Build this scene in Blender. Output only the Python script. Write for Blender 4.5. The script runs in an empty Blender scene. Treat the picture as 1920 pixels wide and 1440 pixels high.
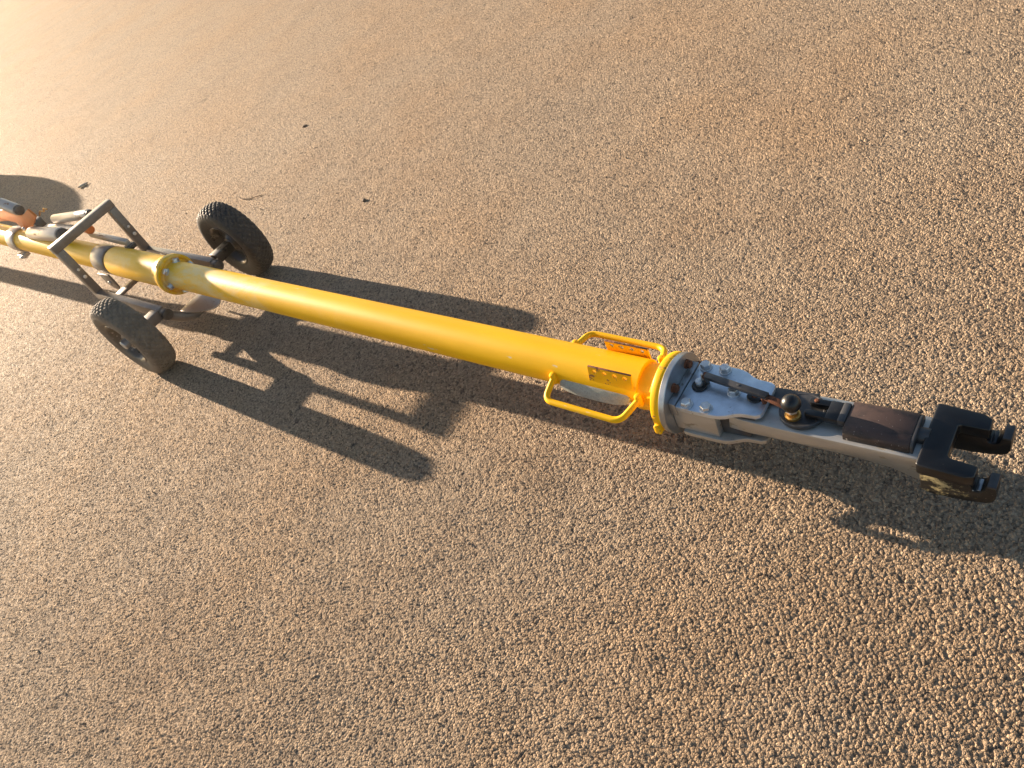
import bpy, bmesh, math, random
import numpy as np
from mathutils import Vector, Matrix

random.seed(7)
sc = bpy.context.scene
col = sc.collection
PI = math.pi

# ------------------------------------------------------------------ camera
cam_d = bpy.data.cameras.new("camera")
cam = bpy.data.objects.new("camera", cam_d)
col.objects.link(cam)
CX, CY, CZ = 3.096, -0.991, 1.498
YAW, PITCH, ROLL = math.radians(-54.6427), math.radians(40.8224), math.radians(-29.5200)
F = Vector((math.sin(YAW) * math.cos(PITCH), math.cos(YAW) * math.cos(PITCH), -math.sin(PITCH)))
R0 = Vector((math.cos(YAW), -math.sin(YAW), 0))
U0 = R0.cross(F)
RR = R0 * math.cos(ROLL) + U0 * math.sin(ROLL)
UU = -R0 * math.sin(ROLL) + U0 * math.cos(ROLL)
m = Matrix.Identity(4)
for i in range(3):
    m[i][0], m[i][1], m[i][2] = RR[i], UU[i], -F[i]
m[0][3], m[1][3], m[2][3] = CX, CY, CZ
cam.matrix_world = m
cam_d.sensor_width = 36.0
cam_d.lens = 36.0 * 1435.25 / 1920
cam_d.clip_start = 0.05
cam_d.clip_end = 400
sc.camera = cam

# ------------------------------------------------------------------ light
SUN_EL, SUN_AZ = math.radians(12.6), math.radians(1.7)   # low sun, shadows run along +X
to_sun = Vector((-math.cos(SUN_EL) * math.cos(SUN_AZ), math.cos(SUN_EL) * math.sin(SUN_AZ), math.sin(SUN_EL)))
world = bpy.data.worlds.new("World")
sc.world = world
world.use_nodes = True
wt = world.node_tree
bg = wt.nodes["Background"]
sky = wt.nodes.new("ShaderNodeTexSky")
sky.sky_type = 'NISHITA'
sky.sun_disc = False
sky.sun_elevation = SUN_EL
sky.sun_rotation = math.atan2(to_sun.x, to_sun.y)
sky.air_density = 1.0
sky.dust_density = 1.2
sky.ozone_density = 1.0
wt.links.new(sky.outputs[0], bg.inputs[0])
bg.inputs[1].default_value = 0.060
sun_d = bpy.data.lights.new("sun", 'SUN')
sun_d.energy = 5.0
sun_d.angle = math.radians(0.5)
sun_d.color = (1.0, 0.79, 0.575)
sun = bpy.data.objects.new("sun", sun_d)
col.objects.link(sun)
sun.rotation_euler = to_sun.to_track_quat('Z', 'Y').to_euler()
sun.location = to_sun * 20

sc.view_settings.view_transform = 'Standard'
sc.view_settings.look = 'None'
sc.view_settings.exposure = 1.70
sc.view_settings.gamma = 1.0
sc.view_settings.use_curve_mapping = False
sc.render.engine = 'CYCLES'
sc.cycles.max_bounces = 6
sc.cycles.sample_clamp_direct = 6.0
sc.cycles.sample_clamp_indirect = 1.5


# ------------------------------------------------------------------ materials
class NT:
    def __init__(s, name):
        s.m = bpy.data.materials.new(name)
        s.m.use_nodes = True
        s.t = s.m.node_tree
        s.b = s.t.nodes["Principled BSDF"]
        s.out = s.t.nodes["Material Output"]
        s.co = s.t.nodes.new("ShaderNodeTexCoord").outputs["Object"]

    def n(s, typ, **kw):
        x = s.t.nodes.new(typ)
        for k, v in kw.items():
            setattr(x, k, v)
        return x

    def l(s, a, b):
        s.t.links.new(a, b)

    def noise(s, scale, detail=4, rough=0.55, vec=None, dist=0.0):
        x = s.n("ShaderNodeTexNoise")
        x.inputs["Scale"].default_value = scale
        x.inputs["Detail"].default_value = detail
        x.inputs["Roughness"].default_value = rough
        x.inputs["Distortion"].default_value = dist
        s.l(vec or s.co, x.inputs["Vector"])
        return x.outputs[0]

    def stretch(s, sx, sy, sz):
        x = s.n("ShaderNodeMapping")
        x.inputs["Scale"].default_value = (sx, sy, sz)
        s.l(s.co, x.inputs[0])
        return x.outputs[0]

    def step(s, val, a, b, lo=0.0, hi=1.0):
        x = s.n("ShaderNodeMapRange", interpolation_type='SMOOTHSTEP')
        x.inputs[1].default_value, x.inputs[2].default_value = a, b
        x.inputs[3].default_value, x.inputs[4].default_value = lo, hi
        s.l(val, x.inputs[0])
        return x.outputs[0]

    def math(s, op, a, b=0.0):
        x = s.n("ShaderNodeMath", operation=op)
        for i, v in enumerate((a, b)):
            if isinstance(v, (int, float)):
                x.inputs[i].default_value = v
            else:
                s.l(v, x.inputs[i])
        return x.outputs[0]

    def mix(s, fac, a, b, blend='MIX'):
        x = s.n("ShaderNodeMix", data_type='RGBA', blend_type=blend)
        for sock, v in ((x.inputs[0], fac), (x.inputs[6], a), (x.inputs[7], b)):
            if isinstance(v, (int, float)):
                sock.default_value = v
            elif isinstance(v, tuple):
                sock.default_value = v + (1.0,) if len(v) == 3 else v
            else:
                s.l(v, sock)
        return x.outputs[2]

    def set(s, **kw):
        names = dict(color="Base Color", rough="Roughness", metal="Metallic", coat="Coat Weight",
                     coat_rough="Coat Roughness", spec="Specular IOR Level", normal="Normal")
        for k, v in kw.items():
            sock = s.b.inputs[names[k]]
            if isinstance(v, (int, float)):
                sock.default_value = v
            elif isinstance(v, tuple):
                sock.default_value = v + (1.0,)
            else:
                s.l(v, sock)
        return s

    def bump(s, h, strength=0.3, dist=0.002):
        x = s.n("ShaderNodeBump")
        x.inputs["Strength"].default_value = strength
        x.inputs["Distance"].default_value = dist
        s.l(h, x.inputs["Height"])
        s.l(x.outputs[0], s.b.inputs["Normal"])


def worn(name, base, wear, rough=0.4, metal=0.0, scale=40, amount=0.62, bump=0.15, vary=0.25, coat=0.0, spec=0.5, dusty=False,
         grime=None, grime_amt=0.5, stretch=(1, 1, 1)):
    """a base colour with mottling, worn spots of a second colour, and fine relief"""
    t = NT(name)
    v = t.stretch(*stretch)
    big = t.noise(scale * 0.35, 5, 0.6, v)
    fine = t.noise(scale * 3.0, 4, 0.6, v)
    mott = t.mix(t.step(big, 0.3, 0.7), tuple(c * (1 - vary) for c in base), tuple(min(1, c * (1 + vary)) for c in base))
    if dusty:
        sep = t.n("ShaderNodeSeparateXYZ")
        t.l(t.co, sep.inputs[0])
        zone = t.math('MULTIPLY', t.step(sep.outputs[0], -0.7, 0.1), t.step(sep.outputs[0], 0.2, 1.3, 1, 0))
        dm = t.math('MULTIPLY', zone, t.step(t.noise(9, 7, 0.68, t.stretch(0.35, 1, 1), 0.5), 0.44, 0.64, 0, 0.75))
        mott = t.mix(dm, mott, (0.86, 0.66, 0.33))
    wmask = t.step(t.math('ADD', t.math('MULTIPLY', t.noise(scale, 6, 0.65, v), 0.7), t.math('MULTIPLY', fine, 0.3)),
                   amount, amount + 0.035)
    c = t.mix(wmask, mott, wear)
    if grime:
        gm = t.step(t.noise(scale * 0.5, 6, 0.7, v, 0.6), grime_amt, grime_amt + 0.2, 0, 0.85)
        c = t.mix(gm, c, grime)
    r = t.math('ADD', t.math('MULTIPLY', big, 0.25), rough - 0.12)
    r = t.math('ADD', r, t.math('MULTIPLY', wmask, 0.2))
    t.set(color=c, rough=r, metal=metal, coat=coat, coat_rough=0.2, spec=spec)
    t.bump(t.math('SUBTRACT', t.noise(scale * 6, 3), t.math('MULTIPLY', wmask, 0.6)), bump, 0.001)
    return t.m


M = {}
M['yellow'] = worn("yellow_paint", (0.96, 0.515, 0.0), (0.75, 0.62, 0.36), 0.46, 0, 26, 0.625, 0.10, 0.07, 0.0, 0.28,
                   grime=(0.80, 0.40, 0.0), grime_amt=0.58, stretch=(0.22, 1, 1), dusty=True)
M['yellow_chipped'] = worn("yellow_paint_chipped", (0.95, 0.50, 0.0), (0.30, 0.13, 0.06), 0.44, 0, 45, 0.57, 0.25, 0.1, 0.0, 0.3,
                           grime=(0.60, 0.27, 0.03), grime_amt=0.60)
M['orange'] = worn("orange_paint", (0.66, 0.17, 0.025), (0.45, 0.33, 0.26), 0.5, 0, 30, 0.60, 0.2, 0.12, 0.0, 0.25)
M['plate'] = worn("galvanised_steel", (0.60, 0.68, 0.78), (0.38, 0.43, 0.50), 0.36, 0.85, 34, 0.60, 0.12, 0.22,
                  grime=(0.36, 0.41, 0.47), grime_amt=0.57)
M['bolt'] = worn("zinc_bolt", (0.66, 0.66, 0.66), (0.38, 0.36, 0.34), 0.36, 0.9, 120, 0.58, 0.2, 0.15)
M['alu'] = worn("dull_aluminium", (0.50, 0.49, 0.46), (0.36, 0.33, 0.27), 0.42, 0.75, 26, 0.57, 0.12, 0.15,
                grime=(0.30, 0.26, 0.19), grime_amt=0.60, stretch=(0.4, 1, 1))
M['steel'] = worn("dull_steel", (0.40, 0.42, 0.44), (0.25, 0.24, 0.22), 0.36, 0.85, 30, 0.6, 0.12, 0.2)
M['black'] = worn("black_paint", (0.006, 0.006, 0.007), (0.05, 0.048, 0.045), 0.36, 0, 60, 0.63, 0.15, 0.3, 0.15)
M['black_worn'] = worn("black_paint_worn_to_primer", (0.012, 0.012, 0.012), (0.58, 0.47, 0.20), 0.45, 0, 55, 0.505, 0.3, 0.3, 0.0,
                       stretch=(0.6, 1, 1))
M['blackrust'] = worn("black_sleeve_rust", (0.045, 0.020, 0.014), (0.22, 0.095, 0.065), 0.5, 0.1, 42, 0.50, 0.3, 0.4, 0,
                      grime=(0.012, 0.010, 0.010), grime_amt=0.52)
M['darksteel'] = worn("dark_steel", (0.075, 0.075, 0.078), (0.16, 0.11, 0.08), 0.42, 0.6, 50, 0.60, 0.2, 0.3)
M['rust'] = worn("rusted_steel", (0.16, 0.055, 0.025), (0.07, 0.025, 0.015), 0.75, 0.2, 90, 0.52, 0.5, 0.35)
M['brass'] = worn("brass", (0.55, 0.30, 0.08), (0.25, 0.13, 0.04), 0.38, 0.9, 90, 0.58, 0.2, 0.2)
M['frame'] = worn("grey_frame_paint", (0.17, 0.155, 0.145), (0.42, 0.38, 0.33), 0.38, 0.45, 40, 0.62, 0.2, 0.2, 0.1,
                  grime=(0.17, 0.11, 0.08), grime_amt=0.62)
M['pale'] = worn("pale_tube", (0.46, 0.42, 0.38), (0.30, 0.20, 0.14), 0.40, 0.55, 24, 0.58, 0.1, 0.12, stretch=(0.4, 1, 1))
M['pad'] = worn("grey_plate", (0.40, 0.41, 0.34), (0.33, 0.33, 0.28), 0.7, 0.0, 260, 0.50, 0.3, 0.08)
M['rubber'] = worn("tyre_rubber", (0.032, 0.028, 0.025), (0.10, 0.083, 0.065), 0.62, 0, 60, 0.56, 0.3, 0.3, grime=(0.085, 0.070, 0.054),
                   grime_amt=0.52)
M['rubber_veiled'] = worn("tyre_rubber_veiled", (0.15, 0.120, 0.088), (0.22, 0.18, 0.135), 0.75, 0, 60, 0.56, 0.3, 0.25, grime=(0.20, 0.16, 0.12), grime_amt=0.5)  # pale veil of lens glare put into the near tyre's colour
M['rim_veiled'] = worn("rim_paint_veiled", (0.10, 0.085, 0.07), (0.30, 0.26, 0.22), 0.35, 0.3, 40, 0.56, 0.1, 0.3)  # near rim lightened in colour for the same glare
M['rim'] = worn("black_rim_paint", (0.018, 0.017, 0.017), (0.12, 0.10, 0.09), 0.3, 0.2, 50, 0.62, 0.1, 0.3, 0.3)
M['stone'] = worn("pale_stone", (0.70, 0.56, 0.40), (0.30, 0.23, 0.17), 0.8, 0, 90, 0.52, 0.4, 0.15)
M['grit'] = worn("grit", (0.34, 0.26, 0.18), (0.12, 0.10, 0.08), 0.8, 0, 60, 0.50, 0.3, 0.3)
M['twig'] = worn("dry_twig", (0.10, 0.065, 0.04), (0.18, 0.12, 0.08), 0.8, 0, 200, 0.52, 0.4, 0.2)
M['drum'] = worn("grey_drum_paint", (0.14, 0.15, 0.16), (0.2, 0.1, 0.05), 0.45, 0.1, 10, 0.62, 0.2, 0.15)


def patchy(name, dark, light, fleck, rough, scale, lo, hi, axis=None):
    """soft-edged wear: dark paint rubbed through to a second tone, with a few flecks"""
    t = NT(name)
    v = t.stretch(0.55, 1, 1)
    n1 = t.math('ADD', t.math('MULTIPLY', t.noise(scale, 8, 0.72, v, 0.4), 0.75), t.math('MULTIPLY', t.noise(scale * 5, 5, 0.7), 0.25))
    if axis:
        sep = t.n("ShaderNodeSeparateXYZ")
        t.l(t.co, sep.inputs[0])
        n1 = t.math('ADD', n1, t.math('MULTIPLY', t.step(sep.outputs[axis[0]], axis[1], axis[2]), axis[3]))
    c = t.mix(t.step(n1, lo, hi), dark, light)
    c = t.mix(t.step(t.noise(scale * 7, 3, 0.6), 0.68, 0.71), c, fleck)
    t.set(color=c, rough=t.math('ADD', t.math('MULTIPLY', n1, 0.3), rough - 0.12))
    t.bump(t.noise(scale * 9, 4), 0.2, 0.001)
    return t.m


M['blackrust'] = patchy("black_sleeve_rust", (0.010, 0.008, 0.008), (0.055, 0.032, 0.027), (0.30, 0.26, 0.24), 0.5, 24, 0.42, 0.66, (2, .168, .192, .10))
M['black_worn'] = patchy("black_paint_worn_to_primer", (0.010, 0.009, 0.008), (0.40, 0.33, 0.17), (0.45, 0.42, 0.36), 0.45, 38, 0.56, 0.67, (0, 2.93, 2.84, .10))


def ground_material():
    t = NT("weathered_asphalt")
    t.m.displacement_method = 'BOTH'
    warp = t.n("ShaderNodeTexNoise")
    warp.inputs["Scale"].default_value = 60
    warp.inputs["Detail"].default_value = 2
    t.l(t.co, warp.inputs["Vector"])
    vm = t.n("ShaderNodeVectorMath", operation='MULTIPLY_ADD')
    t.l(warp.outputs["Color"], vm.inputs[0])
    vm.inputs[1].default_value = (0.009, 0.009, 0.0)
    t.l(t.co, vm.inputs[2])
    fl = t.n("ShaderNodeVectorMath", operation='MULTIPLY')
    t.l(vm.outputs[0], fl.inputs[0])
    fl.inputs[1].default_value = (1, 1, 0)
    pos = fl.outputs[0]

    def vor(scale):
        v = t.n("ShaderNodeTexVoronoi", voronoi_dimensions='2D', feature='F1')
        v.inputs["Scale"].default_value = scale
        v.inputs["Randomness"].default_value = 1.0
        t.l(pos, v.inputs["Vector"])
        sep = t.n("ShaderNodeSeparateColor")
        t.l(v.outputs["Color"], sep.inputs[0])
        return v.outputs["Distance"], sep.outputs[0], sep.outputs[1]
    d1, a1, b1 = vor(172)
    d2, a2, b2 = vor(350)
    keep = t.step(a1, 0.06, 0.30)                     # some chippings have come out and left pits
    dome1 = t.math('MULTIPLY', t.step(d1, 0.30, 0.74, 1, 0), t.math('ADD', t.math('MULTIPLY', keep, 0.62), t.math('MULTIPLY', a1, 0.30)))
    dome2 = t.math('MULTIPLY', t.step(d2, 0.15, 0.70, 1, 0), t.math('ADD', t.math('MULTIPLY', a2, 0.6), 0.2))
    h = t.math('ADD', dome1, t.math('MULTIPLY', dome2, 0.30))
    h = t.math('ADD', h, t.math('MULTIPLY', t.noise(420, 3, 0.6), 0.20))
    h = t.math('ADD', h, t.math('MULTIPLY', t.noise(62, 4, 0.65), 1.05))
    wide = t.math('ADD', t.math('MULTIPLY', t.noise(2.3, 3, 0.5), 3.0), t.math('MULTIPLY', t.noise(9, 3, 0.5), 1.1))
    h = t.math('ADD', h, wide)
    dn = t.n("ShaderNodeDisplacement")
    dn.inputs["Midlevel"].default_value = 3.2
    dn.inputs["Scale"].default_value = 0.0034
    t.l(h, dn.inputs["Height"])
    t.l(dn.outputs[0], t.out.inputs["Displacement"])
    # chippings: every stone its own tone, a few dark, a few pale
    ramp = t.n("ShaderNodeValToRGB")
    cr = ramp.color_ramp
    cr.elements[0].position, cr.elements[0].color = 0.0, (0.075, 0.058, 0.045, 1)
    cr.elements[1].position, cr.elements[1].color = 1.0, (0.50, 0.39, 0.275, 1)
    for p_, c_ in ((0.13, (0.115, 0.092, 0.072, 1)), (0.24, (0.255, 0.196, 0.138, 1)), (0.75, (0.325, 0.25, 0.175, 1))):
        e = cr.elements.new(p_)
        e.color = c_
    t.l(b1, ramp.inputs[0])
    ramp2 = t.n("ShaderNodeValToRGB")
    cr = ramp2.color_ramp
    cr.elements[0].position, cr.elements[0].color = 0.0, (0.13, 0.105, 0.085, 1)
    cr.elements[1].position, cr.elements[1].color = 1.0, (0.40, 0.31, 0.22, 1)
    t.l(b2, ramp2.inputs[0])
    c = t.mix(0.38, ramp.outputs[0], ramp2.outputs[0])
    # broad patches: greyer, browner; sparse dark spots: stains and pit shade painted into the colour
    c = t.mix(t.step(t.noise(1.1, 4, 0.6), 0.35, 0.7, 0, 0.45), c, t.mix(1.0, c, (1.10, 0.92, 0.72), 'MULTIPLY'))
    c = t.mix(t.step(t.noise(3.1, 5, 0.65), 0.42, 0.75, 0, 0.5), c, t.mix(1.0, c, (0.78, 0.78, 0.80), 'MULTIPLY'))
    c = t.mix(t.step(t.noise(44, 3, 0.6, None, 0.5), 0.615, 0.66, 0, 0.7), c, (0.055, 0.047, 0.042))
    # a few hairline cracks where the surface has moved
    wv = t.n("ShaderNodeVectorMath", operation='MULTIPLY_ADD')
    wn = t.n("ShaderNodeTexNoise")
    wn.inputs["Scale"].default_value = 5
    wn.inputs["Detail"].default_value = 6
    t.l(t.co, wn.inputs["Vector"])
    t.l(wn.outputs["Color"], wv.inputs[0])
    wv.inputs[1].default_value = (0.35, 0.35, 0.0)
    t.l(t.co, wv.inputs[2])
    ce = t.n("ShaderNodeTexVoronoi", voronoi_dimensions='2D', feature='DISTANCE_TO_EDGE')
    ce.inputs["Scale"].default_value = 1.15
    t.l(wv.outputs[0], ce.inputs["Vector"])
    crack = t.math('MULTIPLY', t.step(ce.outputs["Distance"], 0.002, 0.0065, 1, 0), t.step(t.noise(1.7, 3, 0.5), 0.56, 0.64, 0, 0.5))
    c = t.mix(crack, c, (0.05, 0.042, 0.037))
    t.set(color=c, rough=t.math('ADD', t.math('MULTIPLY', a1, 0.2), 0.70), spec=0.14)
    return t.m


M['ground'] = ground_material()


# ------------------------------------------------------------------ mesh helpers
def link(name, bm, mat, parent=None, smooth=35, label=None):
    bmesh.ops.recalc_face_normals(bm, faces=bm.faces)
    me = bpy.data.meshes.new(name)
    bm.to_mesh(me)
    bm.free()
    mats = mat if isinstance(mat, (list, tuple)) else [mat]
    for x in mats:
        me.materials.append(M[x])
    me.polygons.foreach_set("use_smooth", [True] * len(me.polygons))
    me.set_sharp_from_angle(angle=math.radians(smooth))
    o = bpy.data.objects.new(name, me)
    col.objects.link(o)
    if parent:
        o.parent = parent
    if label:
        o['label'] = label
    return o


def like(o, parent, loc=(0, 0, 0), rot=None):
    c = o.copy()
    col.objects.link(c)
    c.parent = parent
    c.location = loc
    if rot is not None:
        c.rotation_euler = rot
    return c


def bevel(bm, w, seg=2, ang=30):
    es = [e for e in bm.edges if len(e.link_faces) == 2 and e.calc_face_angle(0) > math.radians(ang)]
    if es and w > 0:
        bmesh.ops.bevel(bm, geom=es, offset=w, offset_type='OFFSET', segments=seg, profile=0.5, affect='EDGES',
                        clamp_overlap=True)


def join(a, b):
    """merge bmesh b into a"""
    tmp = bpy.data.meshes.new("tmp")
    b.to_mesh(tmp)
    b.free()
    a.from_mesh(tmp)
    bpy.data.meshes.remove(tmp)
    return a


def hexa(pts, bev=0.003, seg=2):
    """8 corners: bottom ring of 4, top ring of 4"""
    bm = bmesh.new()
    v = [bm.verts.new(p) for p in pts]
    for f in ((3, 2, 1, 0), (4, 5, 6, 7), (0, 1, 5, 4), (1, 2, 6, 5), (2, 3, 7, 6), (3, 0, 4, 7)):
        bm.faces.new([v[i] for i in f])
    bmesh.ops.recalc_face_normals(bm, faces=bm.faces)
    bevel(bm, bev, seg)
    return bm


def box(x0, x1, y0, y1, z0, z1, bev=0.003, seg=2):
    return hexa([(x0, y0, z0), (x1, y0, z0), (x1, y1, z0), (x0, y1, z0),
                 (x0, y0, z1), (x1, y0, z1), (x1, y1, z1), (x0, y1, z1)], bev, seg)


def bar(a, b, w, h, up=(0, 0, 1), bev=0.003):
    """rectangular bar from a to b, w across, h along up"""
    a, b = Vector(a), Vector(b)
    d = (b - a).normalized()
    s = d.cross(Vector(up)).normalized()
    u = s.cross(d)
    q = []
    for p in (a, b):
        pass
    ring = lambda p, z: [p + s * (-w / 2) + u * z, p + s * (w / 2) + u * z]
    a0, a1 = ring(a, -h / 2)
    b0, b1 = ring(b, -h / 2)
    c0, c1 = ring(a, h / 2)
    d0, d1 = ring(b, h / 2)
    return hexa([a0, b0, b1, a1, c0, d0, d1, c1], bev)


def prism(poly, depth, to_world, bev=0.002, seg=2):
    """extrude a closed 2-D outline; to_world(u, v, w) gives the point, w in 0..depth"""
    bm = bmesh.new()
    lo = [bm.verts.new(to_world(u, v, 0)) for u, v in poly]
    hi = [bm.verts.new(to_world(u, v, depth)) for u, v in poly]
    n = len(poly)
    bm.faces.new(lo[::-1])
    bm.faces.new(hi)
    for i in range(n):
        j = (i + 1) % n
        bm.faces.new([lo[i], lo[j], hi[j], hi[i]])
    bmesh.ops.recalc_face_normals(bm, faces=bm.faces)
    bevel(bm, bev, seg, 40)
    return bm


def frame_of(d):
    d = Vector(d).normalized()
    a = Vector((0, 0, 1)) if abs(d.z) < 0.9 else Vector((0, 1, 0))
    s = d.cross(a).normalized()
    return d, s, s.cross(d)


def lathe(profile, origin, axis, seg=48):
    """profile: (distance along axis, radius), closed with caps where radius is 0"""
    d, s, u = frame_of(axis)
    o = Vector(origin)
    bm = bmesh.new()
    rings = []
    for t, r in profile:
        if r <= 1e-6:
            rings.append([bm.verts.new(o + d * t)])
        else:
            rings.append([bm.verts.new(o + d * t + (s * math.cos(2 * PI * k / seg) + u * math.sin(2 * PI * k / seg)) * r)
                          for k in range(seg)])
    for A, B in zip(rings, rings[1:]):
        for k in range(seg):
            j = (k + 1) % seg
            if len(A) == 1 and len(B) == 1:
                continue
            if len(A) == 1:
                bm.faces.new([A[0], B[j], B[k]])
            elif len(B) == 1:
                bm.faces.new([A[k], A[j], B[0]])
            else:
                bm.faces.new([A[k], A[j], B[j], B[k]])
    return bm


def cyl(a, b, r, bev=0.002, seg=32):
    a, b = Vector(a), Vector(b)
    L = (b - a).length
    bev = min(bev, r * 0.5, L * 0.4)
    return lathe([(0, 0), (0, r - bev), (bev * 0.3, r - bev * 0.3), (bev, r), (L - bev, r), (L - bev * 0.3, r - bev * 0.3), (L, r - bev), (L, 0)],
                 a, b - a, seg)


def pipe(a, b, ro, ri, seg=32, deep=0.04):
    """open-ended tube whose far end b shows its bore"""
    a, b = Vector(a), Vector(b)
    L = (b - a).length
    return lathe([(0, 0), (0, ro), (L - 0.001, ro), (L, ro - 0.001), (L, ri), (L - deep, ri * 0.98), (L - deep, 0)], a, b - a, seg)


def rod(path, r, seg=14, caps=True):
    """round rod swept along a polyline"""
    P = [Vector(p) for p in path]
    bm = bmesh.new()
    T = []
    for i in range(len(P)):
        a = P[max(i - 1, 0)]
        b = P[min(i + 1, len(P) - 1)]
        T.append((b - a).normalized())
    ref = Vector((0, 0, 1)) if abs(T[0].z) < 0.9 else Vector((1, 0, 0))
    s = T[0].cross(ref).normalized()
    rings = []
    for i, p in enumerate(P):
        s = (s - T[i] * s.dot(T[i])).normalized()
        u = T[i].cross(s)
        rings.append([bm.verts.new(p + (s * math.cos(2 * PI * k / seg) + u * math.sin(2 * PI * k / seg)) * r) for k in range(seg)])
    for A, B in zip(rings, rings[1:]):
        for k in range(seg):
            j = (k + 1) % seg
            bm.faces.new([A[k], A[j], B[j], B[k]])
    if caps:
        bm.faces.new(rings[0][::-1])
        bm.faces.new(rings[-1])
    return bm


def round_path(pts, rad, n=6):
    """polyline with rounded corners"""
    P = [Vector(p) for p in pts]
    out = [P[0]]
    for i in range(1, len(P) - 1):
        a, b, c = P[i - 1], P[i], P[i + 1]
        d1, d2 = (a - b), (c - b)
        k = min(rad, d1.length * 0.48, d2.length * 0.48)
        p0, p2 = b + d1.normalized() * k, b + d2.normalized() * k
        for j in range(n + 1):
            t = j / n
            out.append(p0 * (1 - t) ** 2 + b * 2 * t * (1 - t) + p2 * t ** 2)
    out.append(P[-1])
    return out


def hexbolt(name, pos, axis, r, h, mat, parent, washer=None, turn=0.0):
    """hexagon head with chamfer on a washer; pos is where the washer sits"""
    d, s, u = frame_of(axis)
    o = Vector(pos)
    bm = bmesh.new()
    z = 0.0
    if washer:
        join(bm, lathe([(0, 0), (0, washer), (0.0022, washer), (0.0028, washer - 0.0008), (0.0028, 0)], o, d, 24))
        z = 0.0028
    prof = [(z, 1.0), (z + h * 0.82, 1.0), (z + h, 0.86)]
    rings = []
    for t, k in prof:
        rings.append([bm.verts.new(o + d * t + (s * math.cos(PI / 3 * i + turn) + u * math.sin(PI / 3 * i + turn)) * r * k) for i in range(6)])
    for A, B in zip(rings, rings[1:]):
        for i in range(6):
            j = (i + 1) % 6
            bm.faces.new([A[i], A[j], B[j], B[i]])
    bm.faces.new(rings[-1])
    bm.faces.new(rings[0][::-1])
    return link(name, bm, mat, parent, 20)


def thing(name, label, cat, loc=(0, 0, 0), group=None):
    o = bpy.data.objects.new(name, None)
    o.empty_display_size = 0.1
    col.objects.link(o)
    o.location = loc
    o['label'] = label
    o['category'] = cat
    if group:
        o['group'] = group
    return o


# ------------------------------------------------------------------ ground (finer where the camera stands)
def make_ground():
    a = []
    fine0, fine1, nfine = math.radians(84), math.radians(206), 1190
    a += list(np.linspace(fine0, fine1, nfine))
    rest = np.linspace(fine1, fine0 + 2 * PI, 46)[1:-1]
    a += list(rest)
    a = np.array(a)
    r = [0.15, 0.3, 0.42]
    while r[-1] < 4.2:
        r.append(r[-1] + 0.00158 * math.hypot(r[-1], 1.5))
    while r[-1] < 70:
        d = math.hypot(r[-1], 1.5)
        r.append(r[-1] + 0.00158 * d * (d / 4.3) ** 1.7)
    r = np.array(r)
    nr, na = len(r), len(a)
    x = CX + np.outer(r, np.cos(a))
    y = CY + np.outer(r, np.sin(a))
    co = np.zeros((nr * na + 1, 3), np.float32)
    co[:-1, 0], co[:-1, 1] = x.ravel(), y.ravel()
    co[-1] = (CX, CY, 0)
    i = np.arange(nr - 1)[:, None] * na
    j = np.arange(na)[None, :]
    jn = (j + 1) % na
    q = np.stack([i + j, i + na + j, i + na + jn, i + jn], -1).reshape(-1, 4)
    tri = np.stack([np.full(na, nr * na), np.arange(na), (np.arange(na) + 1) % na], -1)
    me = bpy.data.meshes.new("ground")
    nq = len(q)
    me.vertices.add(len(co))
    me.vertices.foreach_set("co", co.ravel())
    me.loops.add(nq * 4 + na * 3)
    me.loops.foreach_set("vertex_index", np.concatenate([q.ravel(), tri.ravel()]).astype(np.int32))
    me.polygons.add(nq + na)
    ls = np.concatenate([np.arange(nq) * 4, nq * 4 + np.arange(na) * 3]).astype(np.int32)
    me.polygons.foreach_set("loop_start", ls)
    me.polygons.foreach_set("use_smooth", np.ones(nq + na, bool))
    me.update(calc_edges=True)
    me.validate()
    me.materials.append(M['ground'])
    o = bpy.data.objects.new("ground", me)
    o['kind'] = 'structure'
    o['label'] = 'weathered coarse asphalt in low sun'
    col.objects.link(o)
    print("ground", nr, na, len(co))


make_ground()

# ------------------------------------------------------------------ the tow bar
TB = thing("tow_bar", "yellow aircraft tow bar on two small wheels with a black fork head", "tow bar")
ax = lambda x: 0.246 - 0.0385 * x if x < 2.0 else 0.169 - 0.07 * (x - 2.0)   # height of the bar's axis


def axp(x, r=0.0, ang=0.0):
    return Vector((x, r * math.cos(ang), ax(x) + r * math.sin(ang)))


ZF = 0.147     # axis height at the head
rt = 0.057
# main tube, sleeve and collar on the carriage
d0 = (axp(2.0) - axp(-6.0)).normalized()
link("main_tube", lathe([(0, 0), (0, rt), ((axp(2.20) - axp(-6)).length, rt), ((axp(2.2) - axp(-6)).length, 0)], axp(-6.0), d0, 72), 'yellow', TB)
L0 = lambda x: (axp(x) - axp(-6)).length
sl = link("sleeve", lathe([(L0(-.50), rt), (L0(-.50), .0655), (L0(-.495), .067), (L0(-.06), .067), (L0(-.055), .0665), (L0(-.055), rt)], axp(-6), d0, 64), 'yellow', TB)
ring = link("collar_ring", lathe([(L0(-.075), .0672), (L0(-.045), .069), (L0(-.026), .080), (L0(-.018), .084), (L0(.010), .0845), (L0(.013), .083),
                                  (L0(.013), .074), (L0(.006), .068), (L0(.006), rt)], axp(-6), d0, 64), 'yellow', TB)
for k in range(6):
    an = math.radians(126 + 60 * k)
    rad = Vector((0, math.cos(an), math.sin(an)))
    hexbolt("bolt", axp(0.032) + rad * (rt - .001), rad, .0135, .013, 'bolt', ring, .0155)

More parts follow.
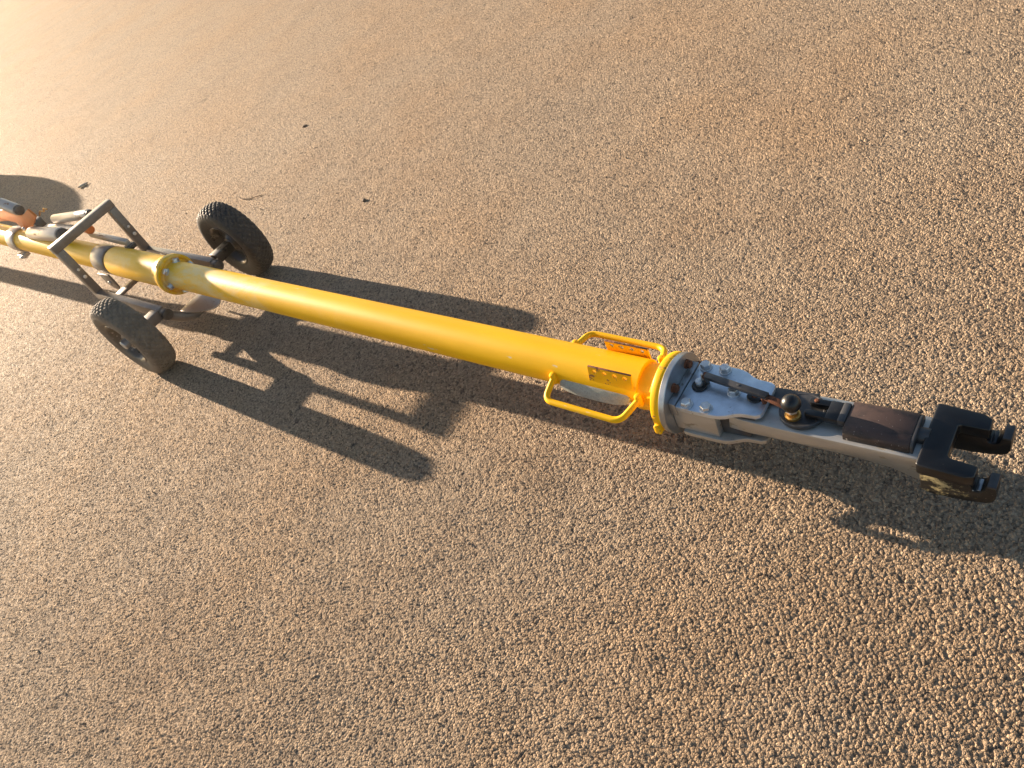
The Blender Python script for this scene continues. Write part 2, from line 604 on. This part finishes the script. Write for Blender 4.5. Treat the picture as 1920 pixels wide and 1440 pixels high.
# neck and flanges at the head end
hd = Vector((1, 0, 0))
link("neck", lathe([(2.185, rt), (2.19, rt + .002), (2.20, rt + .003), (2.212, rt + .001), (2.225, rt + .003), (2.238, .062), (2.250, .066), (2.2545, .072), (2.2545, .0)],
                   (0, 0, ZF + .001), hd, 64), 'yellow', TB)
fl = link("yellow_flange", lathe([(2.254, 0), (2.254, .090), (2.2565, .0945), (2.259, .0958), (2.2765, .0958), (2.2785, .0945), (2.2785, 0)], (0, 0, ZF), hd, 80), 'yellow_chipped', TB)
link("flange_lug", box(2.2575, 2.2755, -.1055, -.080, .108, .134, .004), 'yellow_chipped', fl)
dk = link("steel_disc", lathe([(2.279, 0), (2.279, .0965), (2.2805, .098), (2.2925, .098), (2.294, .0965), (2.294, 0)], (0, 0, ZF), hd, 80), 'steel', TB)
for y, z in ((.042, .211), (-.031, .207), (.084, .160), (.0, .080)):
    hexbolt("bolt", (2.294, y, z - .006), hd, .0098, .010, 'rust', dk, .0115, 0.3)

# two carrying handles of bent rod
for s in (1, -1):
    zz = .166
    pts = [(1.958, s * .060, .196), (1.958, s * .060, .178), (1.962, s * .122, .163), (2.183, s * .1235, .150), (2.210, s * .066, .170), (2.211, s * .064, .190)]
    bm = rod(round_path(pts[1:5], .024, 7), .0083, 16)
    for q in ((pts[1], pts[0]), (pts[4], pts[5])):
        a, b = Vector(q[0]), Vector(q[1])
        a = a - Vector((0, s * .002, .016))
        join(bm, lathe([(0, 0), (0, .009), ((b - a).length - .006, .009), ((b - a).length - .002, .0066), ((b - a).length, 0)], a, b - a, 16))
    link("handle", bm, 'yellow', TB)

# two perforated brackets standing on the tube
for s in (1, -1):
    xb0, xb1 = 2.070, 2.192
    zb, zt = .188, .2345
    n = 4
    bm = bmesh.new()
    # plate with round holes: strip of cells, each a square ring round a hole
    cx = [xb0 + .018 + (xb1 - xb0 - .036) * k / (n - 1) for k in range(n)]
    zc, hr = zt - .013, .0066
    xs = [xb0] + [(cx[i] + cx[i + 1]) / 2 for i in range(n - 1)] + [xb1]
    vt = {}

    def vert(x, z):
        key = (round(x, 5), round(z, 5))
        if key not in vt:
            lean = (z - zb) / (zt - zb)
            y = s * (.0475 - .006 * lean)
            vt[key] = bm.verts.new((x + .006 * lean, y, z - .04 * (x - 2.13)))
        return vt[key]
    zm0, zm1 = zc - .0095, zt
    for i in range(n):
        x0, x1 = xs[i], xs[i + 1]
        ins = .010 if i == 0 else 0
        inner = [vert(cx[i] + hr * math.cos(PI / 4 + 2 * PI * k / 12), zc + hr * math.sin(PI / 4 + 2 * PI * k / 12)) for k in range(12)]
        outer = [vert(x1, zm1), vert(x0, zm1), vert(x0, zm0), vert(x1, zm0)]
        for c in range(4):
            ids = [(3 * c + k) % 12 for k in range(4)]
            bm.faces.new([outer[c]] + [outer[(c + 1) % 4]] + [inner[k] for k in ids[::-1]])
        bm.faces.new([vert(x0, zb), vert(x1, zb), vert(x1, zm0), vert(x0, zm0)])
    ext = bmesh.ops.extrude_face_region(bm, geom=list(bm.faces))
    for v in ext['geom']:
        if isinstance(v, bmesh.types.BMVert):
            v.co.y += s * .0042
    pb = link("perforated_bracket", bm, 'yellow_chipped', TB, 30)
    yt = s * .0437
    link("rusted_edge", bar((xb0 + .007, yt, zt + .0028), (xb1 + .005, yt, zt - .0021), .0046, .0016, bev=.0004), 'rust', pb)

# grey oblong plate on the tube's near side
an = math.radians(-148)
nrm = Vector((0, -.80, .60)).normalized()
tx = Vector((1, 0, -.045)).normalized()
ty = nrm.cross(tx)
cc = Vector((2.078, -.0590, .1590))
ov = []
for k in range(40):
    a = 2 * PI * k / 40
    u = .103 * math.copysign(abs(math.cos(a)) ** .75, math.cos(a))
    v = .0215 * math.copysign(abs(math.sin(a)) ** .8, math.sin(a))
    ov.append((u, v))
link("name_plate", prism(ov, .006, lambda u, v, w: cc + tx * u + ty * v + nrm * w, .001), 'pad', TB, label="blank grey oblong plate")

# ------------------------------------------------------------------ head: top plate and housing
half = [(2.3125, .071), (2.340, .0725), (2.400, .0725), (2.417, .071), (2.432, .066), (2.450, .056), (2.462, .0515), (2.478, .0505), (2.494, .0495), (2.503, .044), (2.506, .036)]
poly = [(x, -y) for x, y in half] + [(x, y) for x, y in half[::-1]]
tp = link("top_plate", prism(poly, .013, lambda u, v, w: Vector((u, v, .172 + w)), .0022), 'plate', TB)
link("plate_seat", hexa([(2.2945, -.069, .150), (2.3115, -.069, .150), (2.3115, .069, .150), (2.2945, .069, .150),
                         (2.2945, -.0685, .1885), (2.3105, -.0685, .1862), (2.3105, .0685, .1862), (2.2945, .0685, .1885)], .0015), 'steel', TB)
low = [(x, -y * 1.0) for x, y in half] + [(x, y * 1.0) for x, y in half[::-1]]
link("bottom_plate", prism(low, .013, lambda u, v, w: Vector((u, v, .083 + w)), .002), 'alu', TB)
link("housing_block", hexa([(2.2945, -.0655, .0965), (2.404, -.0665, .0965), (2.404, .0665, .0965), (2.2945, .0655, .0965),
                            (2.2945, -.0655, .1715), (2.404, -.0665, .1715), (2.404, .0665, .1715), (2.2945, .0655, .1715)], .004), 'alu', TB)
for i, (x, y) in enumerate(((2.333, .0585), (2.381, .0585), (2.337, -.0585), (2.385, -.0585), (2.426, .001))):
    hexbolt("bolt", (x, y, .1852), (0, 0, 1), .0123, .0115, 'bolt', tp, .0150, 0.35 + 0.4 * i)
# pivot pins with dark bushes
for x, cap in ((2.343, True), (2.4755, False)):
    bm = lathe([(0, .007), (0, .0185), (.0035, .0185), (.0050, .0170), (.0050, .0085), (.0025, .0078)], (x, .001, .1852), (0, 0, 1), 36)
    b = link("bush", bm, 'black', tp)
    hgt = .020 if cap else .004
    pin = cyl((x, .001, .180), (x, .001, .1852 + hgt), .0078, .0012, 24)
    link("pivot_pin", pin, 'bolt' if cap else 'rust', tp)

# yoke: long tapered bar from the housing to the jaws
nrmx = lambda x: .0545
rows = [(2.398, .0455, .162, .120, .104), (2.47, .0535, .1635, .126, .110), (2.58, .0545, .1635, .129, .112), (2.70, .0545, .1635, .142, .110),
        (2.765, .0545, .1640, .148, .102), (2.806, .0540, .1630, .150, .084), (2.838, .052, .1580, .146, .078)]
bm = bmesh.new()
prev = None
for x, w, zt, zf, zbm in rows:
    c = [bm.verts.new(p) for p in ((x, -w, zt), (x, -w - .0008, zf), (x, -w + .009, zbm), (x, w - .009, zbm), (x, w + .0008, zf), (x, w, zt))]
    if prev:
        for k in range(6):
            j = (k + 1) % 6
            bm.faces.new([prev[k], prev[j], c[j], c[k]])
    else:
        bm.faces.new(c[::-1])
    prev = c
bm.faces.new(prev)
bmesh.ops.recalc_face_normals(bm, faces=bm.faces)
bevel(bm, .0022, 2, 25)
link("yoke", bm, 'alu', TB, 25)
# cheek block under the plate where the yoke pivots
link("pivot_block", hexa([(2.404, -.050, .0965), (2.470, -.047, .0965), (2.470, .047, .0965), (2.404, .050, .0965),
                          (2.404, -.050, .1715), (2.492, -.047, .1715), (2.492, .047, .1715), (2.404, .050, .1715)], .003), 'darksteel', TB)

# locking disc on the yoke, with slots, stud, nut and ball knob
zd = .1645
slab = link("link_plate", hexa([(2.490, .006, zd), (2.590, .006, zd), (2.598, .050, zd), (2.490, .047, zd),
                                (2.490, .006, zd + .010), (2.590, .006, zd + .010), (2.596, .050, zd + .010), (2.490, .047, zd + .010)], .002), 'darksteel', TB)
disc = link("locking_disc", lathe([(0, 0), (0, .0465), (.0015, .048), (.0095, .048), (.011, .0465), (.011, .043), (.0102, .042), (.0102, 0)],
                                  (2.577, .000, zd), (0, 0, 1), 64), 'darksteel', TB)
kx, ky = 2.565, -.0215
link("stud", lathe([(0, 0), (0, .0165), (.006, .0165), (.008, .013), (.016, .0125), (.017, .0085), (.040, .008), (.040, 0)], (kx, ky, zd + .0103), (0, 0, 1), 28), 'brass', disc)
hexbolt("nut", (kx, ky, .192), (0, 0, 1), .0125, .008, 'bolt', disc, None, .4)
kb = lathe([(-.0200 * math.cos(PI * k / 18), .0205 * math.sin(PI * k / 18)) for k in range(19)], (kx + .001, ky, .2165), (0, 0, 1), 36)
link("ball_knob", kb, 'black', TB)
# lever over the plate
lv = bar((2.357, .0130, .2115), (2.511, -.0105, .2105), .0155, .0105, bev=.0016)
lever = link("lever", lv, 'darksteel', TB)
link("lever_end", hexa([(2.351, .006, .2075), (2.3575, .0045, .2075), (2.3575, .0215, .2075), (2.351, .0205, .2075),
                        (2.351, .006, .2155), (2.3575, .0045, .2155), (2.3575, .0215, .2155), (2.351, .0205, .2155)], .001), 'rust', lever)
link("cotter_pin", cyl((2.3495, .0085, .200), (2.3495, .0115, .2165), .0032, .001, 14), 'pale', lever)
link("lever_post", cyl((2.3560, .013, .1852), (2.3560, .013, .2070), .006, .001, 18), 'darksteel', lever)
hexbolt("lever_screw", (2.442, .0005, .2163), (0, 0, 1), .0036, .0012, 'darksteel', lever)
link("rusty_link", bar((2.505, -.0095, .207), (2.557, -.0205, .200), .013, .011, bev=.0015), 'rust', lever)
link("lever_pivot", cyl((2.500, -.009, .1852), (2.500, -.009, .2055), .006, .001, 18), 'rust', lever)

# clevis and push rod between disc and sleeve
bm = bmesh.new()
for y in (.0185, -.0135):
    pr = [(2.595 + .0075 * math.cos(PI / 2 + PI * k / 8), y + .0075 * math.sin(PI / 2 + PI * k / 8)) for k in range(9)] + [(2.632, y - .0075), (2.632, y + .0075)]
    join(bm, prism(pr, .014, lambda u, v, w: Vector((u, v, .1756 + w)), .0012))
join(bm, box(2.6305, 2.668, -.0225, .0275, .1745, .1905, .0025))
clv = link("clevis", bm, 'black', TB)
link("clevis_pin", cyl((2.603, .0185, .1895), (2.603, .0185, .1935), .005, .001, 16), 'rust', clv)
link("rod_nut", box(2.6555, 2.672, -.0235, .0285, .1735, .1925, .004), 'darksteel', clv)

# sleeve housing: flat-topped, rust-brown block with rounded flanks
prof = []
hw, r_ = .0455, .020
for (cy, cz, a0) in ((hw - r_, .1905 - r_, 0), (-(hw - r_), .1905 - r_, 90), (-(hw - r_), .146 + .006, 180), (hw - r_, .146 + .006, 270)):
    rr = r_ if a0 < 180 else .006
    for k in range(6):
        a = math.radians(a0 + 18 * k)
        prof.append((cy + (r_ if a0 in (0, 90) else r_) * math.cos(a), cz + rr * math.sin(a)))
sleeve = link("spring_housing", prism(prof, .124, lambda u, v, w: Vector((2.6725 + w, u, v)), .0018), 'blackrust', TB)
link("housing_rim", prism([(u * .97, .168 + (v - .168) * .97) for u, v in prof], .006, lambda u, v, w: Vector((2.7967 + w, u, v)), .001), 'darksteel', sleeve)
link("push_rod", cyl((2.790, 0, .168), (2.822, 0, .168), .017, .001, 28), 'darksteel', TB)

# fork jaw: back block with two arms, and the hooked cheeks below
jaw_top = [(2.816, -.0765), (2.822, -.0785), (2.898, -.0775), (2.913, -.071), (2.914, -.045), (2.866, -.043), (2.862, -.038),
           (2.862, .034), (2.866, .039), (2.914, .041), (2.913, .069), (2.896, .0775), (2.822, .0785), (2.816, .0765)]
jz0, jz1 = .152, .181


def jawp(u, v, w):
    return Vector((u, v, jz0 + w - (u - 2.816) * .10))


jaw = link("fork_jaw", prism(jaw_top, jz1 - jz0, jawp, .0035, 3), 'black', TB)
hook = [(2.822, .152), (2.822, .102), (2.838, .092), (2.880, .094), (2.915, .100), (2.934, .105), (2.944, .112), (2.9485, .124), (2.949, .152),
        (2.946, .157), (2.936, .157), (2.932, .153), (2.929, .142), (2.924, .136), (2.916, .134), (2.910, .137), (2.908, .150)]
for s in (1, -1):
    y0 = s * .040
    hk = link("hook_cheek", prism(hook, .0355, lambda u, v, w, y0=y0, s=s: Vector((u, y0 + s * w, v - (u - 2.82) * .03)), .003, 2), 'black_worn' if s < 0 else 'black', TB,
              label="near fork hook with black paint worn to yellow primer" if s < 0 else None)
    link("hook_insert", cyl((2.9205, y0 + s * .004, .126), (2.9205, y0 + s * .0315, .126), .0075, .001, 20), 'steel' if s < 0 else 'darksteel', hk)
    link("hook_tip", box(2.9335, 2.9485, *sorted((y0 + s * .0005, y0 + s * .035)), .1500, .1555, .0015), 'darksteel', hk)

# ------------------------------------------------------------------ wheel carriage
WR, WW, WY = .181, .106, .3


def make_tyre():
    nu, prof = 336, []
    # half cross-section from inner bead over the tread to the outer bead: (across, radius, tread weight)
    pts = [(-.040, .098, 0), (-.046, .108, 0), (-.0515, .122, 0), (-.053, .138, 0), (-.052, .150, .3), (-.0495, .160, .8), (-.0455, .1685, 1)]
    side = pts[:]
    n = 26
    for k in range(n + 1):
        t = -1 + 2 * k / n
        y = t * .041
        side.append((y, .181 - .0085 * abs(t) ** 2.4, 1))
    side += [(-y, r, w) for y, r, w in pts[::-1]]
    bm = bmesh.new()
    grid = []
    N = 42
    for i in range(nu):
        a = 2 * PI * i / nu
        row = []
        for (y, r, w) in side:
            v = y / .0245
            u = N * i / nu
            g1 = abs(((u + v) % 1.0) - .5)
            g2 = abs(((u - v) % 1.0) - .5)
            dep = 0.0
            if w > 0:
                dep = max(0, 1 - g1 / .22, 0) + max(0, 1 - g2 / .22)
                dep = min(1.0, dep) * .0060 * w
                if w < 1:
                    dep = (.0055 * w) if (u * 1.0) % 1.0 < .38 else 0
            rr = r - dep
            row.append(bm.verts.new((rr * math.cos(a), y, rr * math.sin(a))))
        grid.append(row)
    for i in range(nu):
        A, B = grid[i], grid[(i + 1) % nu]
        for k in range(len(A) - 1):
            bm.faces.new([A[k], A[k + 1], B[k + 1], B[k]])
    return bm


def make_wheel(s):
    W = link("wheel", lathe([(-.030, .012), (-.033, .030), (-.020, .040), (-.010, .060), (-.012, .078), (-.034, .086), (-.0435, .092), (-.0465, .099), (-.0445, .1005),
                             (-.036, .096), (-.030, .0965), (.030, .0965), (.036, .096), (.0445, .1005), (.0465, .099), (.0435, .092), (.034, .086), (.012, .078),
                             (.010, .060), (.020, .040), (.033, .030), (.030, .012)], (0, 0, 0), (0, 1, 0), 64), 'rim', TB)
    return W


Wn = make_wheel(-1)
ty = link("tyre", make_tyre(), 'rubber', Wn, 50)
hb = link("hub", lathe([(-.056, 0), (-.056, .016), (-.053, .020), (-.030, .021), (.030, .021), (.053, .020), (.056, .016), (.056, 0)], (0, 0, 0), (0, 1, 0), 32), 'steel', Wn)
vs = link("valve", rod([(.064, -.016, 0), (.068, -.030, 0), (.070, -.046, 0)], .0035, 10), 'rim', Wn)
nuts = [hexbolt("wheel_nut", (.038 * math.cos(a), -.0215, .038 * math.sin(a)), (0, -1, 0), .008, .008, 'bolt', Wn) for a in (0.3, 0.3 + PI / 2, 0.3 + PI, 0.3 + 3 * PI / 2)]
Wn.location = (0, -WY, WR)
Wf = Wn.copy()
col.objects.link(Wf)
Wf.location = (0, WY, WR)
Wf.rotation_euler = (0, 0, PI)
for ch in list(Wn.children):
    c = ch.copy()
    col.objects.link(c)
    c.parent = Wf
    if ch is ty:
        ty_far = c
# near wheel coloured paler to imitate lens glare, the far one stays black
for o_, mat_ in ((Wn, 'rim_veiled'), (ty, 'rubber_veiled')):
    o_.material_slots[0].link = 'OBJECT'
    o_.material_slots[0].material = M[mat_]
ty['label'] = "tyre coloured grey-brown to imitate lens glare"
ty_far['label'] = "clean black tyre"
Wn.rotation_euler = (0, .55, 0)
Wf.rotation_euler = (0, .2, PI)

# side rails, deepening towards the axle
for s in (1, -1):
    y0, y1 = s * .136, s * .166
    link("side_rail", hexa([(-.575, min(y0, y1), .178), (.012, min(y0, y1), .140), (.012, max(y0, y1), .140), (-.575, max(y0, y1), .178),
                            (-.575, min(y0, y1), .215), (.012, min(y0, y1), .196), (.012, max(y0, y1), .196), (-.575, max(y0, y1), .215)], .003), 'frame', TB)
    link("stub_axle", hexa([(-.022, min(s * .171, s * .262), .160), (.030, min(s * .171, s * .262), .160), (.030, max(s * .171, s * .262), .160), (-.022, max(s * .171, s * .262), .160),
                            (-.022, min(s * .171, s * .262), .203), (.030, min(s * .171, s * .262), .203), (.030, max(s * .171, s * .262), .203), (-.022, max(s * .171, s * .262), .203)], .003), 'frame' if s < 0 else 'rim', TB)
    link("rail_end_cap", cyl((.012, s * .150, .168), (.045, s * .150, .166), .024, .004, 28), 'darksteel', TB)
# cross members below the tube
link("axle_beam", rod(round_path([(.005, -.150, .166), (.012, -.118, .118), (.02, -.07, .078), (.02, .07, .078), (.012, .118, .118), (.005, .150, .166)], .05, 6), .021, 20), 'frame', TB)
link("cross_member", box(-.47, -.42, -.138, .138, .168, .180, .003), 'frame', TB)
gp = [(-.02, -.085)] + [(.03 + .115 * math.sin(PI * k / 14), -.085 + .17 * k / 14) for k in range(15)] + [(-.02, .085)]
link("cradle_plate", prism(gp, .006, lambda u, v, w: Vector((u, v, .088 + w + v * v * 3.0)), .001), 'pale', TB)
# hoop
for s in (1, -1):
    leg = link("hoop_leg", bar((-.552, s * .148, .205), (-.552, s * .148, .4415), .036, .040, up=(1, 0, 0), bev=.002), 'frame', TB)
    link("leg_bolt", cyl((-.532, s * .148, .30), (-.526, s * .148, .30), .008, .001, 14), 'bolt', leg)
    link("leg_bolt", cyl((-.532, s * .148, .34), (-.526, s * .148, .34), .006, .001, 14), 'bolt', leg)
link("hoop_crossbar", box(-.572, -.532, -.168, .168, .442, .478, .002), 'frame', TB)
# unseen post and board, added to shade the sleeve and tube
link("shade_post", box(-2.915, -2.885, .018, .050, ax(-2.9) + .05, .79, .003), 'frame', TB)
link("shade_board", box(-2.93, -2.87, .015, .165, .79, .925, .004), 'frame', TB)
# saddle clamp round the tube behind the sleeve
sd = link("saddle_clamp", lathe([(L0(-.64), .0575), (L0(-.64), .064), (L0(-.637), .0655), (L0(-.523), .0655), (L0(-.520), .064), (L0(-.520), .0575)], axp(-6), d0, 48), 'frame', TB)
ear = [(-.10, 0), (-.10, -.075), (-.085, -.105), (-.055, -.125), (-.02, -.125), (0.0, -.11), (.008, -.08), (.008, 0)]
for s in (1, -1):
    e = link("clamp_ear", prism([(-.55 + u, .235 + v * .7) for u, v in ear], .008, lambda u, v, w, s=s: Vector((u, s * (.062 + w), v)), .001), 'frame', sd)
    link("ear_bolt", cyl((-.595, s * .0702, .185), (-.595, s * .076, .185), .010, .001, 16), 'bolt', sd)
# clamp ring farther back
c2 = link("clamp_ring", lathe([(L0(-1.635), .0575), (L0(-1.635), .0655), (L0(-1.63), .067), (L0(-1.545), .067), (L0(-1.54), .0655), (L0(-1.54), .0575)], axp(-6), d0, 48), 'pale', TB)
link("clamp_lug", box(-1.625, -1.55, -.070, -.030, .232, .252, .003), 'pale', c2)
hexbolt("bolt", (-1.60, -.05, .232), (0, 0, -1), .012, .014, 'bolt', c2)
hexbolt("bolt", (-1.57, -.0705, .242), (0, -1, 0), .009, .010, 'bolt', c2)

# lifting gear behind the hoop
def tube_part(name, a, b, r, mat, cap='darksteel'):
    o = link(name, cyl(a, b, r, .002, 32), mat, TB)
    a, b = Vector(a), Vector(b)
    d = (b - a).normalized()
    link("end_cap", lathe([(0, 0), (0, r * .86), (.012, r * .86), (.015, r * .7), (.015, 0)], b, d, 28), cap, o)
    return o


ram = tube_part("ram_cylinder", (-1.34, .005, .358), (-.915, .002, .384), .0345, 'pale')
tube_part("spring_tube", (-1.15, .090, .395), (-.655, .090, .450), .0225, 'pale')
tube_part("jack_tube", (-2.30, .050, .640), (-1.40, .050, .470), .029, 'pale')
link("tube_band", cyl((-1.585, .050, .5050), (-1.572, .050, .5026), .0315, .001, 28), 'darksteel', TB)
link("push_bar", bar((-1.28, .052, .360), (-.70, .050, .392), .030, .016), 'orange', TB)
link("push_bar_cover", bar((-1.24, .050, .3735), (-.74, .048, .4005), .034, .006, bev=.001), 'pale', TB)
kn = lathe([(-.004, 0), (-.004, .017), (.004, .020), (.030, .020), (.040, .016), (.044, 0)], (-.70, .050, .392), (1, 0, .055), 28)
link("orange_knob", kn, 'orange', TB)
link("strut", bar((-.76, .062, .352), (-.40, .058, .332), .022, .026), 'pale', TB)
link("strut_hinge", box(-.43, -.385, .040, .078, .300, .322, .003), 'darksteel', TB)
opl = [(-1.95, .43), (-1.62, .462), (-1.47, .455), (-1.40, .437), (-1.275, .475), (-1.215, .442), (-1.335, .385), (-1.44, .352), (-1.50, .358), (-1.56, .392), (-1.66, .398), (-1.95, .375)]
link("forked_bracket", prism(opl, .012, lambda u, v, w: Vector((u, .020 + w + (v - .35) * .25, v)), .002), 'orange', TB)
link("pivot_lug", box(-1.40, -1.31, .035, .085, .352, .405, .005), 'darksteel', TB)
link("bracket_bolt", cyl((-1.45, .022, .372), (-1.45, .008, .372), .012, .002, 18), 'bolt', TB)
link("split_pin", rod(round_path([(-1.62, .07, .52), (-1.60, .075, .545), (-1.575, .075, .552), (-1.575, .08, .575), (-1.55, .08, .582)], .008, 4), .0035, 8), 'pale', TB)
link("safety_chain", rod(round_path([(-1.25, .07, .425), (-1.22, .08, .450), (-1.19, .085, .440), (-1.17, .088, .462), (-1.14, .09, .455)], .008, 4), .004, 8), 'brass', TB)
link("drain_tap", join(box(-1.09, -1.03, -.052, -.022, .232, .252, .003), cyl((-1.06, -.037, .232), (-1.06, -.037, .210), .008, .001, 14)), 'brass', TB)

# ------------------------------------------------------------------ small things on the ground
def pebble(name, label, loc, sx, sy, sz, rz, mat, seed, cat="stone"):
    rnd = random.Random(seed)
    bm = bmesh.new()
    bmesh.ops.create_icosphere(bm, subdivisions=2, radius=1)
    for v in bm.verts:
        k = 1 + rnd.uniform(-.14, .14)
        v.co = Vector((v.co.x * sx * k, v.co.y * sy * k, v.co.z * sz * k))
    o = link(name, bm, mat, None, 60)
    o.location = loc
    o.rotation_euler = (0.1, 0.08, rz)
    o['label'] = label
    o['category'] = cat
    return o


pebble("stone_chip", "long pale stone chip lying at the tip of the shadow behind the hoop", (-2.86, .83, .008), .042, .018, .009, 1.05, 'stone', 3)
pebble("small_stone", "dark lump of bitumen on open asphalt, farther from the wheels", (-.902, 1.461, .003), .018, .012, .006, .4, 'twig', 5, "lump")
pebble("small_stone", "dark lump of bitumen on the asphalt nearer the far wheel", (.242, .818, .003), .010, .015, .005, .9, 'twig', 6, "lump")
tw = link("twig", rod(round_path([(-.80, .80, .003), (-.74, .778, .004), (-.66, .785, .004), (-.60, .82, .003)], .05, 5), .0018, 8), 'twig', None)
tw['label'] = "thin curved dry twig on the asphalt behind the far wheel"
tw['category'] = "twig"

# loose grit brushed over the asphalt
rg = random.Random(21)
gb = bmesh.new()
for _ in range(260):
    x, y = rg.uniform(-1.8, 3.0), rg.uniform(-1.5, 2.4)
    sz = rg.uniform(.0018, .0036)
    mtx = Matrix.Translation((x, y, .0035)) @ Matrix.Rotation(rg.uniform(0, 6.3), 4, 'Z') @ Matrix.Rotation(rg.uniform(0, 1), 4, 'X') @ Matrix.Diagonal((sz * rg.uniform(.8, 1.6), sz, sz * .7, 1))
    ret = bmesh.ops.create_icosphere(gb, subdivisions=1, radius=1, matrix=mtx)
    for v in ret['verts']:
        v.co += Vector((rg.uniform(-1, 1), rg.uniform(-1, 1), rg.uniform(-1, 1))) * sz * .22
gr = link("loose_grit", gb, 'grit', None, 10)
gr['kind'] = 'stuff'

# added drum beyond the left edge, a guessed caster for the shadow there
DR = thing("shadow_drum", "unseen grey drum added to cast the shadow at the far left", "drum", (-6.35, .60, 0))
drb = lathe([(-.55, 0), (-.55, .35), (-.56, .37), (-.54, .38), (-.52, .365), (-.20, .365), (-.185, .378), (-.17, .365), (.17, .365), (.185, .378), (.20, .365),
             (.52, .365), (.54, .38), (.56, .37), (.55, .35), (.55, 0)], (0, 0, .38), (1, 0, 0), 48)
link("shadow_drum_shell", drb, 'drum', DR)
link("bung", cyl((.5502, .18, .50), (.562, .18, .50), .035, .002, 20), 'steel', DR)


# ------------------------------------------------------------------ thin lit volume added to stand in for lens veiling glare
hm = bpy.data.materials.new("glare_medium")
hm.use_nodes = True
ht = hm.node_tree
for n_ in list(ht.nodes):
    if n_.type == 'BSDF_PRINCIPLED':
        ht.nodes.remove(n_)
pv = ht.nodes.new("ShaderNodeVolumePrincipled")
pv.inputs["Color"].default_value = (0.95, 0.86, 0.72, 1)
pv.inputs["Density"].default_value = 0.0016
pv.inputs["Anisotropy"].default_value = 0.72
ht.links.new(pv.outputs[0], ht.nodes["Material Output"].inputs["Volume"])
M['glare_haze'] = hm
hz = link("glare_haze", box(-80, 80, -80, 80, -1.0, 1.75, 0), 'glare_haze')
hz['kind'] = 'stuff'
